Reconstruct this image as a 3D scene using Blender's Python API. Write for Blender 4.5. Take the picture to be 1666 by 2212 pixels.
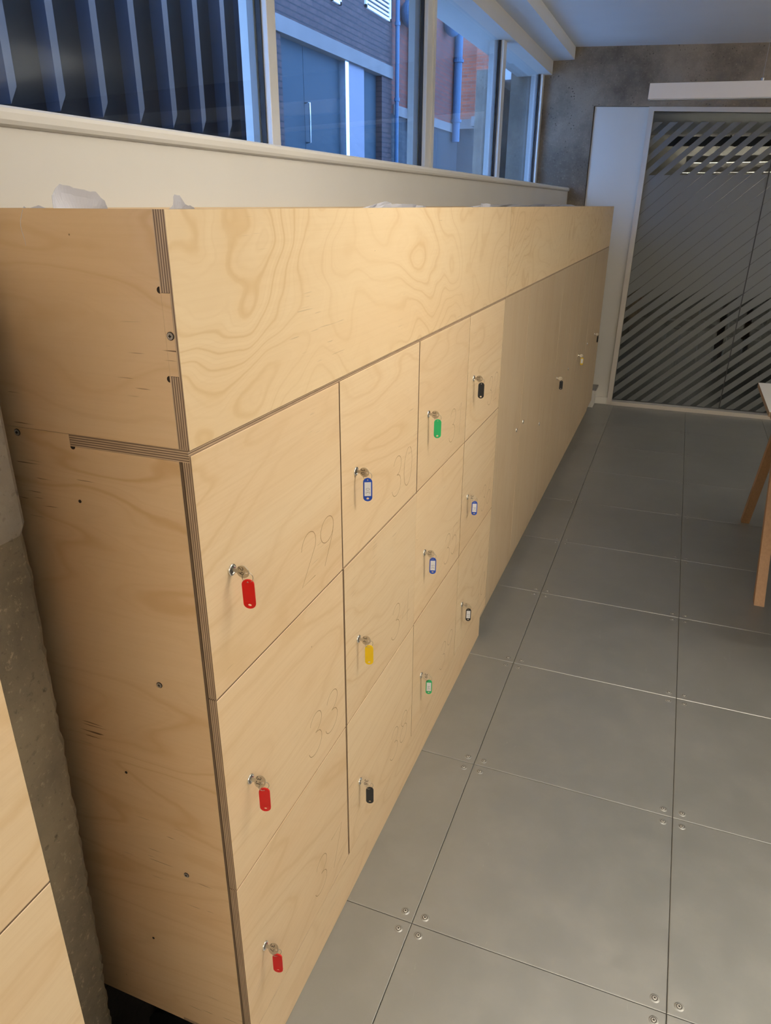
import bpy, bmesh, math, random
from mathutils import Vector, Matrix, noise

random.seed(7)
for o in list(bpy.data.objects):
    bpy.data.objects.remove(o)
S = bpy.context.scene
COL = S.collection
R = math.radians

# ------------------------------------------------------------------ camera
cam = bpy.data.cameras.new('camera')
cam.sensor_fit = 'VERTICAL'
cam.sensor_height = 24.0
cam.lens = 24.0 * 1562.64 / 2212.0
cam.clip_start = 0.02
camo = bpy.data.objects.new('camera', cam)
COL.objects.link(camo)
camo.location = (0.5670, -0.7502, 1.6525)
camo.rotation_euler = (R(66.9492), R(-0.2586), R(21.3158))
S.camera = camo

# ------------------------------------------------------------------ view, world, lights
S.view_settings.view_transform = 'Standard'
S.view_settings.look = 'None'
S.view_settings.gamma = 1.0
S.view_settings.use_curve_mapping = False
S.view_settings.exposure = 0.0
try:
    S.cycles.max_bounces = 10
    S.cycles.transparent_max_bounces = 16
    S.cycles.sample_clamp_indirect = 4.0
    S.cycles.caustics_reflective = False
    S.cycles.caustics_refractive = False
except Exception:
    pass

W = bpy.data.worlds.new('dusk_sky')
S.world = W
W.use_nodes = True
bg = W.node_tree.nodes['Background']
bg.inputs[0].default_value = (0.30, 0.51, 1.0, 1)
bg.inputs[1].default_value = 9.0

LAMP_WARM = (1.0, 0.90, 0.75)
LAMP_POWER = {'near': 24.5, 'rear': 34.0, 'near_fill': 33.0, 'rear_fill': 48.0, 'far': 1.0, 'far_fill': 98.0}  # the far pair and all upward entries are added fill light


def area_light(name, loc, sx, sy, power, color, rot, parent=None):
    l = bpy.data.lights.new(name, 'AREA')
    l.shape = 'RECTANGLE'
    l.size = sx
    l.size_y = sy
    l.energy = power
    l.color = color
    o = bpy.data.objects.new(name, l)
    COL.objects.link(o)
    o.location = loc
    o.rotation_euler = rot
    if parent:
        o.parent = parent
    return o


# ------------------------------------------------------------------ material helpers
class NT:
    def __init__(self, name):
        self.m = bpy.data.materials.new(name)
        self.m.use_nodes = True
        self.t = self.m.node_tree
        self.n = self.t.nodes
        self.b = self.n['Principled BSDF']
        self.out = self.n['Material Output']

    def set(self, **k):
        for a, v in k.items():
            a = a.replace('_', ' ')
            s = self.b.inputs.get(a) or self.b.inputs.get(a.title())
            if hasattr(v, 'is_output') or isinstance(v, bpy.types.NodeSocket):
                self.t.links.new(v, s)
            else:
                if isinstance(v, tuple) and len(v) == 3 and s.type == 'RGBA':
                    v = (*v, 1)
                s.default_value = v
        return self

    def node(self, kind, **k):
        n = self.n.new(kind)
        for a, v in k.items():
            setattr(n, a, v)
        return n

    def put(self, sock, v):
        if isinstance(v, bpy.types.NodeSocket):
            self.t.links.new(v, sock)
        elif v is not None:
            if isinstance(v, tuple) and len(v) == 3 and sock.type == 'RGBA':
                v = (*v, 1)
            sock.default_value = v

    def math(self, op, a, b=None, c=None, clamp=False):
        n = self.node('ShaderNodeMath', operation=op, use_clamp=clamp)
        self.put(n.inputs[0], a)
        self.put(n.inputs[1], b)
        if c is not None:
            self.put(n.inputs[2], c)
        return n.outputs[0]

    def vmath(self, op, a, b=None):
        n = self.node('ShaderNodeVectorMath', operation=op)
        self.put(n.inputs[0], a)
        self.put(n.inputs[1], b)
        return n.outputs[0]

    def noise(self, vec, scale, detail=2.0, rough=0.5, dist=0.0):
        n = self.node('ShaderNodeTexNoise')
        self.put(n.inputs['Vector'], vec)
        n.inputs['Scale'].default_value = scale
        n.inputs['Detail'].default_value = detail
        n.inputs['Roughness'].default_value = rough
        n.inputs['Distortion'].default_value = dist
        return n.outputs[0]

    def ramp(self, f, stops, interp='LINEAR'):
        n = self.node('ShaderNodeValToRGB')
        self.put(n.inputs[0], f)
        cr = n.color_ramp
        cr.interpolation = interp
        while len(cr.elements) < len(stops):
            cr.elements.new(0.5)
        for e, (p, c) in zip(cr.elements, stops):
            e.position = p
            if not isinstance(c, tuple):
                c = (c, c, c)
            e.color = (*c, 1)
        return n.outputs[0]

    def mix(self, f, a, b, blend='MIX'):
        n = self.node('ShaderNodeMix', data_type='RGBA', blend_type=blend)
        self.put(n.inputs[0], f)
        self.put(n.inputs[6], a)
        self.put(n.inputs[7], b)
        return n.outputs[2]

    def pos(self):
        return self.node('ShaderNodeNewGeometry').outputs['Position']

    def objco(self):
        return self.node('ShaderNodeTexCoord').outputs['Object']

    def rnd(self):
        return self.node('ShaderNodeObjectInfo').outputs['Random']

    def sep(self, v):
        n = self.node('ShaderNodeSeparateXYZ')
        self.put(n.inputs[0], v)
        return n.outputs

    def bump(self, h, strength=0.2, dist=0.002):
        n = self.node('ShaderNodeBump')
        n.inputs['Strength'].default_value = strength
        n.inputs['Distance'].default_value = dist
        self.put(n.inputs['Height'], h)
        self.t.links.new(n.outputs[0], self.b.inputs['Normal'])


def simple(name, col, rough=0.5, metal=0.0, **k):
    return NT(name).set(Base_Color=col, Roughness=rough, Metallic=metal, **k).m


def srgb(r, g, b):
    f = lambda v: (v / 255 / 12.92) if v / 255 <= 0.04045 else ((v / 255 + 0.055) / 1.055) ** 2.4
    return (f(r), f(g), f(b))


def birch(name, grain='h', lines=9.0, contrast=1.0, cracks=0.0, fine=1.0, base=(0.80, 0.635, 0.415), big=1.0):
    """rotary cut birch veneer; grain 'h' runs along x/y, 'v' runs along z"""
    g = NT(name)
    off = g.node('ShaderNodeCombineXYZ')
    r = g.math('MULTIPLY', g.rnd(), 37.0)
    for i in range(3):
        g.t.links.new(r, off.inputs[i])
    p = g.vmath('ADD', g.pos(), off.outputs[0])
    if grain == 'h':
        sc, cross, fin, dash = (0.75 * big, 0.75 * big, 3.4 * big), (1.2, 1.2, 16), (3.0, 3.0, 190), (16, 16, 420)
    else:
        sc, cross, fin, dash = (3.2 * big, 3.2 * big, 0.6 * big), (16, 16, 1.2), (170, 170, 2.5), (420, 420, 16)
    if name == 'birch_planter':
        sc = (1.5, 1.5, 2.1)
    low = g.noise(g.vmath('MULTIPLY', p, sc), 1.0, 2.6, 0.5, 0.35)
    wob = g.noise(g.vmath('MULTIPLY', p, (9, 9, 14)), 1.0, 3.0, 0.6)
    v = g.math('ADD', g.math('MULTIPLY', low, lines), g.math('MULTIPLY', wob, 0.40))
    fr = g.math('FRACT', v)
    # asymmetric growth ring: slow rise, sharp late-wood line
    ring = g.ramp(fr, [(0.0, 1.0), (0.10, 0.30), (0.45, 0.0), (0.86, 0.25), (0.97, 0.95), (1.0, 1.0)])
    fr2 = g.math('FRACT', g.math('MULTIPLY', v, 3.1))
    ring2 = g.ramp(fr2, [(0.0, 0.7), (0.2, 0.1), (0.8, 0.1), (1.0, 0.7)])
    streak = g.noise(g.vmath('MULTIPLY', p, fin), 1.0, 2.0, 0.6)
    cloud = g.noise(g.vmath('MULTIPLY', p, cross), 0.35, 2.0, 0.5)
    c0 = base
    dark = (base[0] * 0.80, base[1] * 0.70, base[2] * 0.56)
    pinkish = (base[0] * 0.965, base[1] * 0.90, base[2] * 0.84)
    c = g.mix(g.ramp(cloud, [(0.35, 0.0), (0.7, 0.8)]), c0, pinkish)
    a = g.math('MULTIPLY', g.math('ADD', g.math('MULTIPLY', ring, 0.62), g.math('MULTIPLY', ring2, 0.22)), contrast)
    fade = g.ramp(g.noise(p, 1.7, 1.0), [(0.35, 0.35), (0.6, 1.0)])
    c = g.mix(g.math('MULTIPLY', a, fade), c, dark)
    s = g.math('MULTIPLY', g.ramp(streak, [(0.42, 0.0), (0.72, 1.0)]), 0.22 * fine)
    c = g.mix(s, c, dark)
    if cracks > 0:
        d = g.noise(g.vmath('MULTIPLY', p, dash), 1.0, 0.0)
        gate = g.ramp(g.noise(p, 5.0, 1.0), [(0.60, 0.0), (0.66, 1.0)])
        k = g.math('MULTIPLY', g.ramp(d, [(0.76, 0.0), (0.80, 1.0)]), gate)
        c = g.mix(g.math('MULTIPLY', k, cracks), c, (0.10, 0.05, 0.025))
        vo = g.node('ShaderNodeTexVoronoi', feature='F1')
        g.put(vo.inputs['Vector'], p)
        vo.inputs['Scale'].default_value = 11.0
        k2 = g.ramp(vo.outputs['Distance'], [(0.0, 1.0), (0.012, 0.8), (0.02, 0.0)])
        c = g.mix(k2, c, (0.16, 0.08, 0.03))
    tint = g.math('ADD', 0.955, g.math('MULTIPLY', g.rnd(), 0.07))
    cc = g.node('ShaderNodeCombineXYZ')
    g.put(cc.inputs[0], tint)
    g.put(cc.inputs[1], tint)
    g.put(cc.inputs[2], g.math('MULTIPLY', tint, 0.985))
    c = g.mix(1.0, c, cc.outputs[0], 'MULTIPLY')
    g.set(Base_Color=c, Roughness=0.46)
    g.b.inputs['Specular IOR Level'].default_value = 0.35
    g.bump(streak, 0.08, 0.0006)
    return g.m


def ply_edge(axis):
    g = NT('ply_edge_' + axis)
    s = g.sep(g.objco())[{'x': 0, 'y': 1, 'z': 2}[axis]]
    f = g.math('FRACT', g.math('MULTIPLY', s, 1 / 0.0034))
    sc = {'x': (900, 20, 20), 'y': (20, 900, 20), 'z': (30, 30, 900)}[axis]
    nz = g.noise(g.vmath('MULTIPLY', g.pos(), sc), 1.0, 2.0)
    c = g.ramp(f, [(0.0, (0.60, 0.45, 0.30)), (0.42, (0.50, 0.36, 0.22)), (0.50, (0.16, 0.10, 0.065)), (0.92, (0.19, 0.125, 0.08)), (1.0, (0.58, 0.43, 0.28))])
    c = g.mix(g.math('MULTIPLY', g.ramp(nz, [(0.4, 0.0), (0.7, 1.0)]), 0.4), c, (0.12, 0.075, 0.05))
    g.set(Base_Color=c, Roughness=0.7)
    return g.m


BIRCH_BIG = birch('birch_planter', 'h', lines=20.0, contrast=1.15, cracks=0.25, fine=0.6, big=1.0)
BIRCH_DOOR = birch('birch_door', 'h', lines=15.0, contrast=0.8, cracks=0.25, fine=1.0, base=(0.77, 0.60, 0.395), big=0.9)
BIRCH_TALL = birch('birch_tall_door', 'v', lines=10.0, contrast=0.6, cracks=0.25, fine=1.0, base=(0.55, 0.44, 0.305))  # base darkened to stand in for light falloff along the row
BIRCH_SIDE = birch('birch_side', 'h', lines=15.0, contrast=1.35, cracks=0.9, fine=0.6, base=(0.70, 0.51, 0.315), big=1.1)
EDGE = {a: ply_edge(a) for a in 'xyz'}


def concrete(name, base, speck=1.0, rough=0.85):
    g = NT(name)
    p = g.pos()
    n1 = g.noise(p, 2.3, 6.0, 0.62)
    n2 = g.noise(p, 70.0, 4.0, 0.7)
    vo = g.node('ShaderNodeTexVoronoi', feature='F1')
    g.put(vo.inputs['Vector'], g.vmath('ADD', p, g.vmath('MULTIPLY', g.noise(p, 20.0, 2.0), (0.02, 0.02, 0.02))))
    vo.inputs['Scale'].default_value = 42.0
    pits = g.ramp(vo.outputs['Distance'], [(0.0, 1.0), (0.14, 0.9), (0.22, 0.0)])
    gate = g.ramp(g.noise(p, 9.0, 3.0), [(0.50, 0.0), (0.60, 1.0)])
    pit = g.math('MULTIPLY', pits, gate)
    dk = tuple(v * 0.62 for v in base)
    lt = tuple(min(1, v * 1.35) for v in base)
    c = g.mix(g.ramp(n1, [(0.38, 0.0), (0.62, 1.0)]), dk, lt)
    c = g.mix(g.math('MULTIPLY', g.ramp(n2, [(0.58, 0.0), (0.70, 1.0)]), 0.45 * speck), c, tuple(min(1, v * 2.1) for v in base))
    c = g.mix(g.math('MULTIPLY', g.ramp(n2, [(0.30, 1.0), (0.40, 0.0)]), 0.5), c, tuple(v * 0.35 for v in base))
    c = g.mix(g.math('MULTIPLY', pit, 0.75), c, tuple(v * 0.25 for v in base))
    g.set(Base_Color=c, Roughness=rough)
    h = g.math('SUBTRACT', g.math('MULTIPLY', n2, 0.6), pit)
    g.bump(h, 0.6, 0.004)
    return g.m


CONC = concrete('rough_concrete', (0.215, 0.175, 0.13))
CONC_COL = concrete('column_concrete', (0.20, 0.17, 0.12), 1.5)
CONC_SMOOTH = concrete('skim_concrete', (0.30, 0.275, 0.235), 0.2)
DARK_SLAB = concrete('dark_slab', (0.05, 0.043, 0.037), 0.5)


def painted(name, col, rough=0.55, var=0.04):
    g = NT(name)
    n = g.noise(g.pos(), 3.0, 3.0)
    c = g.mix(g.math('MULTIPLY', g.ramp(n, [(0.3, 0.0), (0.7, 1.0)]), 1.0), tuple(v * (1 - var) for v in col), col)
    g.set(Base_Color=c, Roughness=rough)
    return g.m


WHITE_WALL = painted('cream_wall_paint', (0.79, 0.765, 0.71), 0.5)
CEIL = painted('ceiling_paint', (0.87, 0.87, 0.86), 0.7)
BEAM = painted('beam_paint', (0.80, 0.81, 0.80), 0.6)
FRAME_W = painted('window_frame_paint', (0.84, 0.82, 0.77), 0.35)
PANEL_W = painted('partition_white', (0.70, 0.665, 0.595), 0.45)
PARTFRAME = painted('partition_frame_paint', (0.60, 0.55, 0.49), 0.4)
RUBBER = simple('black_gasket', (0.012, 0.014, 0.018), 0.5)
CHROME = simple('chrome', (0.80, 0.78, 0.74), 0.17, 1.0)
STEEL_D = simple('lock_core_steel', (0.30, 0.30, 0.31), 0.35, 1.0)
KEYM = simple('nickel_key', (0.47, 0.41, 0.32), 0.32, 0.75)
SCREW = simple('zinc_screw', (0.62, 0.61, 0.58), 0.42, 0.8)
SCREW_F = simple('floor_screw_steel', (0.60, 0.60, 0.57), 0.4, 0.6)
BLACKHOLE = simple('drill_hole_black', (0.02, 0.012, 0.008), 0.9)
INK = simple('black_marker_ink', (0.015, 0.012, 0.01), 0.6)
PENCIL = simple('biro_ink', (0.16, 0.15, 0.17), 0.7)
GROOVE = simple('engraved_groove', (0.33, 0.215, 0.11), 0.8)
PAPER = simple('tag_paper', (0.72, 0.73, 0.76), 0.6)
TAGS = {
    'red': simple('red_plastic', (0.56, 0.004, 0.002), 0.3),
    'blue': simple('blue_plastic', (0.01, 0.055, 0.36), 0.3),
    'green': simple('green_plastic', (0.02, 0.36, 0.12), 0.3),
    'yellow': simple('yellow_plastic', (0.75, 0.50, 0.0), 0.3),
    'black': simple('black_plastic', (0.008, 0.008, 0.009), 0.3),
}

# raised access floor panels: galvanised steel
g = NT('galvanised_floor_panel')
p = g.pos()
n1 = g.noise(p, 1.6, 4.0, 0.6)
n2 = g.noise(p, 9.0, 5.0, 0.65)
sc_ = g.noise(g.vmath('MULTIPLY', p, (40, 9, 40)), 1.0, 3.0, 0.6, 1.5)
c = g.mix(g.ramp(n1, [(0.3, 0.0), (0.7, 1.0)]), (0.27, 0.278, 0.27), (0.32, 0.323, 0.31))
c = g.mix(g.math('MULTIPLY', g.ramp(n2, [(0.45, 0.0), (0.75, 1.0)]), 0.22), c, (0.42, 0.415, 0.39))
c = g.mix(g.math('MULTIPLY', g.ramp(sc_, [(0.70, 0.0), (0.78, 1.0)]), 0.25), c, (0.5, 0.5, 0.48))
g.set(Base_Color=c, Metallic=0.6, Roughness=g.ramp(n2, [(0.3, 0.36), (0.7, 0.46)]))
FLOOR_M = g.m
FLOOR_SIDE = simple('floor_panel_edge', (0.20, 0.20, 0.185), 0.5, 0.5)

# glass
def glassy(name, tint, fres=1.45, dirt=0.0, rough=0.0):
    g = NT(name)
    tr = g.node('ShaderNodeBsdfTransparent')
    tr.inputs[0].default_value = (*tint, 1)
    gl = g.node('ShaderNodeBsdfGlossy')
    gl.inputs['Color'].default_value = (1, 1, 1, 1)
    gl.inputs['Roughness'].default_value = rough
    fr = g.node('ShaderNodeFresnel')
    bf = g.node('ShaderNodeNewGeometry').outputs['Backfacing']
    ior = g.math('ADD', fres, g.math('MULTIPLY', bf, 1.0 / fres - fres))
    g.t.links.new(ior, fr.inputs[0])
    mx = g.node('ShaderNodeMixShader')
    g.t.links.new(fr.outputs[0], mx.inputs[0])
    g.t.links.new(tr.outputs[0], mx.inputs[1])
    g.t.links.new(gl.outputs[0], mx.inputs[2])
    res = mx.outputs[0]
    if dirt > 0:
        df = g.node('ShaderNodeBsdfDiffuse')
        df.inputs[0].default_value = (0.75, 0.80, 0.9, 1)
        n = g.noise(g.pos(), 260.0, 2.0, 0.7)
        m = g.noise(g.pos(), 3.0, 3.0, 0.6)
        k = g.math('ADD', g.math('MULTIPLY', g.math('MULTIPLY', g.ramp(n, [(0.62, 0.0), (0.75, 1.0)]), g.ramp(m, [(0.35, 0.1), (0.7, 1.0)])), dirt), dirt * 0.02)
        m2 = g.node('ShaderNodeMixShader')
        g.t.links.new(k, m2.inputs[0])
        g.t.links.new(res, m2.inputs[1])
        g.t.links.new(df.outputs[0], m2.inputs[2])
        res = m2.outputs[0]
    g.t.links.new(res, g.out.inputs[0])
    return g.m


GLASS_WIN = glassy('window_glass', (0.88, 0.93, 0.97), 1.20, 0.12)
GLASS_IN = glassy('window_glass_outer', (0.92, 0.96, 0.98), 1.12)
GLASS_DOOR = glassy('partition_glass', (0.60, 0.66, 0.66), 1.5)

# etched privacy film with diagonal clear gaps
g = NT('etched_film')
s = g.sep(g.pos())
u = g.math('DIVIDE', g.math('SUBTRACT', s[0], g.math('DIVIDE', s[2], 0.93)), 0.1160)
u0 = (0.203 - 2.25 / 0.93) / 0.1160
f = g.math('FRACT', g.math('SUBTRACT', u, u0 - 400))
z = s[2]
gapt = g.math('MULTIPLY', g.math('GREATER_THAN', z, 1.875), 0.45)
gapb = g.math('MULTIPLY', g.math('DIVIDE', g.math('SUBTRACT', 1.02, z), 0.25, clamp=True), 0.40)
# thin cuts only in patches of the middle zone
gap = g.math('ADD', g.math('ADD', gapt, gapb), 0.035)
film = g.math('LESS_THAN', f, g.math('SUBTRACT', 1.0, gap))
film = g.math('MULTIPLY', film, g.math('LESS_THAN', g.math('ADD', z, g.math('MULTIPLY', s[0], 0.026)), 2.256))
film = g.math('MULTIPLY', film, 0.93)
g.set(Base_Color=(0.125, 0.135, 0.135), Roughness=0.42, Alpha=film)
g.b.inputs['Specular IOR Level'].default_value = 0.6
FILM = g.m

# brick
def brick(name, c1, c2, mortar, axes='yz'):
    g = NT(name)
    s = g.sep(g.pos())
    cb = g.node('ShaderNodeCombineXYZ')
    g.t.links.new(s[1 if axes[0] == 'y' else 0], cb.inputs[0])
    g.t.links.new(s[2], cb.inputs[1])
    b = g.node('ShaderNodeTexBrick')
    g.t.links.new(cb.outputs[0], b.inputs['Vector'])
    b.inputs['Color1'].default_value = (*c1, 1)
    b.inputs['Color2'].default_value = (*c2, 1)
    b.inputs['Mortar'].default_value = (*mortar, 1)
    b.inputs['Scale'].default_value = 1.0
    b.inputs['Brick Width'].default_value = 0.225
    b.inputs['Row Height'].default_value = 0.075
    b.inputs['Mortar Size'].default_value = 0.009
    b.inputs['Bias'].default_value = 0.0
    g.set(Base_Color=b.outputs[0], Roughness=0.85)
    return g.m


BRICK_A = brick('grey_brick', (0.040, 0.020, 0.018), (0.060, 0.030, 0.026), (0.008, 0.006, 0.006))
BRICK_B = brick('brown_brick', (0.11, 0.022, 0.010), (0.18, 0.034, 0.014), (0.07, 0.04, 0.03))
BRICK_P = brick('painted_brick', (0.009, 0.014, 0.018), (0.014, 0.020, 0.024), (0.03, 0.035, 0.036))
BRICK_C = brick('orange_brick', (0.30, 0.075, 0.034), (0.42, 0.105, 0.046), (0.24, 0.13, 0.09), 'xz')
STONE = painted('pale_stone_lintel', (0.15, 0.13, 0.115), 0.8, 0.2)
DOOR_BLUE = simple('blue_painted_steel', (0.0015, 0.020, 0.030), 0.7)
ALU = simple('brushed_aluminium_trim', (0.85, 0.86, 0.88), 0.25, 1.0)
SPACER = simple('grey_spacer_bar', (0.30, 0.30, 0.30), 0.4)
PALE_METAL = simple('pale_steel_panel', (0.10, 0.10, 0.13), 0.4, 0.2)
PIPE = simple('blue_grey_pipe', (0.03, 0.085, 0.15), 0.5)
BOUNCE_GROUND = concrete('pale_bounce_ground', (0.50, 0.49, 0.47), 0.5)  # unseen alley ground, made pale to throw daylight up to the ceiling
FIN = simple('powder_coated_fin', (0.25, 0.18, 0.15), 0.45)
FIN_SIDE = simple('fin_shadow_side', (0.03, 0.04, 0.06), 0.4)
CLAD = simple('dark_navy_cladding', (0.006, 0.007, 0.010), 0.45)
WHITE_METAL = simple('white_powder_coat', (0.78, 0.73, 0.68), 0.45)
TABLE_TOP = simple('white_laminate', (0.62, 0.61, 0.58), 0.4)
PLASTIC_F = NT('crumpled_polythene').set(Base_Color=(0.66, 0.67, 0.75), Roughness=0.35, Alpha=0.72).m
SOIL = simple('dark_compost', (0.03, 0.02, 0.012), 0.95)
g = NT('oak_leg')
st = g.noise(g.vmath('MULTIPLY', g.pos(), (120, 120, 5)), 1.0, 3.0)
g.set(Base_Color=g.mix(st, (0.34, 0.19, 0.095), (0.50, 0.30, 0.16)), Roughness=0.5)
OAK = g.m
g = NT('warm_diffuser')
g.set(Base_Color=(0.9, 0.9, 0.88), Roughness=0.5)
g.b.inputs['Emission Color'].default_value = (1.0, 0.84, 0.62, 1)
g.b.inputs['Emission Strength'].default_value = 6.0
DIFF_ON = g.m
DIFF_OFF = simple('unlit_diffuser', (0.55, 0.56, 0.56), 0.4)


# ------------------------------------------------------------------ mesh helpers
def tag(o, label=None, cat=None, group=None, kind=None):
    if label:
        o['label'] = label
    if cat:
        o['category'] = cat
    if group:
        o['group'] = group
    if kind:
        o['kind'] = kind
    return o


def empty(name, loc, label, cat, group=None, rot=(0, 0, 0)):
    o = bpy.data.objects.new(name, None)
    COL.objects.link(o)
    o.location = loc
    o.rotation_euler = rot
    o.empty_display_size = 0.05
    return tag(o, label, cat, group)


class MB:
    """collects shapes into one mesh; coordinates are local to the object's origin"""

    def __init__(self, mats, origin=(0, 0, 0)):
        self.bm = bmesh.new()
        self.mats = mats if isinstance(mats, (list, tuple)) else [mats]
        self.o = Vector(origin)

    def quad(self, pts, mi=0):
        vs = [self.bm.verts.new(Vector(q) - self.o) for q in pts]
        f = self.bm.faces.new(vs)
        f.material_index = mi
        return f

    def box(self, lo, hi, mi=0, axis=None, edge=None, bev=0.0):
        lo, hi = Vector(lo), Vector(hi)
        r = bmesh.ops.create_cube(self.bm, size=1.0)
        vs = r['verts']
        for v in vs:
            v.co = Vector(((v.co.x + .5) * (hi.x - lo.x) + lo.x, (v.co.y + .5) * (hi.y - lo.y) + lo.y, (v.co.z + .5) * (hi.z - lo.z) + lo.z)) - self.o
        fs = list({f for v in vs for f in v.link_faces})
        for f in fs:
            f.normal_update()
            f.material_index = mi
            if axis is not None:
                if abs(f.normal[axis]) < 0.5:
                    f.material_index = edge
        if bev > 0:
            es = list({e for v in vs for e in v.link_edges})
            bmesh.ops.bevel(self.bm, geom=es, offset=bev, segments=1, affect='EDGES', material=mi)
        return vs

    def prism(self, poly, axis, a, b, mi=0):
        """poly: 2D points in the two other axes, extruded from a to b along axis"""
        def mk(q, t):
            c = list(q)
            c.insert(axis, t)
            return self.bm.verts.new(Vector(c) - self.o)
        A = [mk(q, a) for q in poly]
        B = [mk(q, b) for q in poly]
        fs = [self.bm.faces.new(A), self.bm.faces.new(list(reversed(B)))]
        n = len(poly)
        for i in range(n):
            fs.append(self.bm.faces.new([A[i], B[i], B[(i + 1) % n], A[(i + 1) % n]]))
        for f in fs:
            f.material_index = mi
        return A + B

    def cyl(self, c, r, depth, axis=2, seg=20, mi=0, r2=None, rot=None):
        M = Matrix.Translation(Vector(c) - self.o)
        if rot is not None:
            M = M @ rot
        elif axis == 0:
            M = M @ Matrix.Rotation(R(90), 4, 'Y')
        elif axis == 1:
            M = M @ Matrix.Rotation(R(-90), 4, 'X')
        res = bmesh.ops.create_cone(self.bm, cap_ends=True, segments=seg, radius1=r, radius2=r if r2 is None else r2, depth=depth, matrix=M)
        for f in {f for v in res['verts'] for f in v.link_faces}:
            f.material_index = mi
        return res['verts']

    def tube(self, pts, r, seg=8, mi=0, closed=False):
        pts = [Vector(q) - self.o for q in pts]
        n = len(pts)
        rings = []
        for i, q in enumerate(pts):
            if closed:
                t = pts[(i + 1) % n] - pts[i - 1]
            else:
                t = pts[min(i + 1, n - 1)] - pts[max(i - 1, 0)]
            t.normalize()
            up = Vector((0, 0, 1)) if abs(t.z) < 0.9 else Vector((0, 1, 0))
            a = t.cross(up).normalized()
            b = t.cross(a)
            rings.append([self.bm.verts.new(q + a * r * math.cos(2 * math.pi * k / seg) + b * r * math.sin(2 * math.pi * k / seg)) for k in range(seg)])
        m = n if closed else n - 1
        for i in range(m):
            A, B = rings[i], rings[(i + 1) % n]
            for k in range(seg):
                f = self.bm.faces.new([A[k], A[(k + 1) % seg], B[(k + 1) % seg], B[k]])
                f.material_index = mi
                f.smooth = True
        if not closed:
            for rg in (rings[0], list(reversed(rings[-1]))):
                self.bm.faces.new(rg).material_index = mi

    def ribbon(self, pts, org, U, V, N, width, off, mi=0):
        """flat stroke; pts 2D mapped onto org + U*x + V*y, lifted by N*off"""
        org, U, V, N = Vector(org), Vector(U), Vector(V), Vector(N)
        P = [org + U * a + V * b + N * off for a, b in pts]
        h = width / 2
        L, Rr = [], []
        for i, q in enumerate(P):
            t = (P[min(i + 1, len(P) - 1)] - P[max(i - 1, 0)]).normalized()
            s = N.normalized().cross(t) * h
            L.append(self.bm.verts.new(q + s - self.o))
            Rr.append(self.bm.verts.new(q - s - self.o))
        for i in range(len(P) - 1):
            f = self.bm.faces.new([L[i], Rr[i], Rr[i + 1], L[i + 1]])
            f.material_index = mi

    def build(self, name, parent=None, smooth=False):
        bmesh.ops.recalc_face_normals(self.bm, faces=self.bm.faces)
        me = bpy.data.meshes.new(name)
        self.bm.to_mesh(me)
        self.bm.free()
        for m in self.mats:
            me.materials.append(m)
        if smooth:
            for q in me.polygons:
                q.use_smooth = True
        o = bpy.data.objects.new(name, me)
        COL.objects.link(o)
        if parent is not None:
            o.parent = parent
            base = Vector((0, 0, 0))
            q = parent
            while q is not None:
                base += q.location
                q = q.parent
            o.location = self.o - base
        else:
            o.location = self.o
        return o


def plate(outline, holes, thick):
    """flat plate with holes in local XY, centred on z=0, as a mesh"""
    cu = bpy.data.curves.new('plate', 'CURVE')
    cu.dimensions = '2D'
    cu.fill_mode = 'BOTH'
    cu.extrude = thick / 2
    for loop in [outline] + holes:
        sp = cu.splines.new('POLY')
        sp.points.add(len(loop) - 1)
        for q, (a, b) in zip(sp.points, loop):
            q.co = (a, b, 0, 1)
        sp.use_cyclic_u = True
    ob = bpy.data.objects.new('plate_tmp', cu)
    COL.objects.link(ob)
    dg = bpy.context.evaluated_depsgraph_get()
    me = bpy.data.meshes.new_from_object(ob.evaluated_get(dg))
    bpy.data.objects.remove(ob)
    bpy.data.curves.remove(cu)
    return me


def circ(cx, cy, rx, ry=None, n=20, a0=0, a1=360):
    ry = rx if ry is None else ry
    full = abs(a1 - a0) >= 360
    k = n if full else n + 1
    return [(cx + rx * math.cos(R(a0 + (a1 - a0) * i / n)), cy + ry * math.sin(R(a0 + (a1 - a0) * i / n))) for i in range(k)]


def arc(cx, cy, rx, ry, a0, a1, n=14):
    return [(cx + rx * math.cos(R(a0 + (a1 - a0) * i / n)), cy + ry * math.sin(R(a0 + (a1 - a0) * i / n))) for i in range(n + 1)]


# single-line numerals in a 0..0.55 x 0..1 box
DIG = {
    '0': [circ(.27, .5, .27, .5, 28, 90, 450)],
    '1': [[(.08, .80), (.30, 1.0), (.30, 0)]],
    '2': [arc(.27, .73, .27, .27, 180, -25) + [(.04, .0), (.55, .0)]],
    '3': [arc(.26, .76, .25, .24, 165, -90) + arc(.26, .26, .28, .26, 90, -165)],
    '4': [[(.55, .30), (.0, .30), (.40, 1.0), (.40, 0)]],
    '5': [[(.50, 1.0), (.10, 1.0), (.05, .58)] + arc(.25, .32, .28, .32, 130, -150)],
    '6': [[(.42, 1.0), (.05, .45)] + arc(.27, .27, .27, .27, 150, 510)],
    '7': [[(.0, 1.0), (.55, 1.0), (.18, 0)]],
    '8': [circ(.27, .77, .22, .23, 20, -90, 270), circ(.27, .27, .27, .27, 22, 90, 450)],
    '9': [arc(.27, .74, .27, .26, 0, 360, 24) + [(.50, .55), (.20, .0)]],
}


def write(mb, text, org, U, V, N, h, width, off, mi=0, pitch=.80, aspect=1.0):
    U, V = Vector(U).normalized(), Vector(V).normalized()
    x = 0
    for ch in text:
        for st in DIG[ch]:
            mb.ribbon([((a * aspect + x) * h, b * h) for a, b in st], org, U, V, N, width, off, mi)
        x += pitch * aspect


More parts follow.
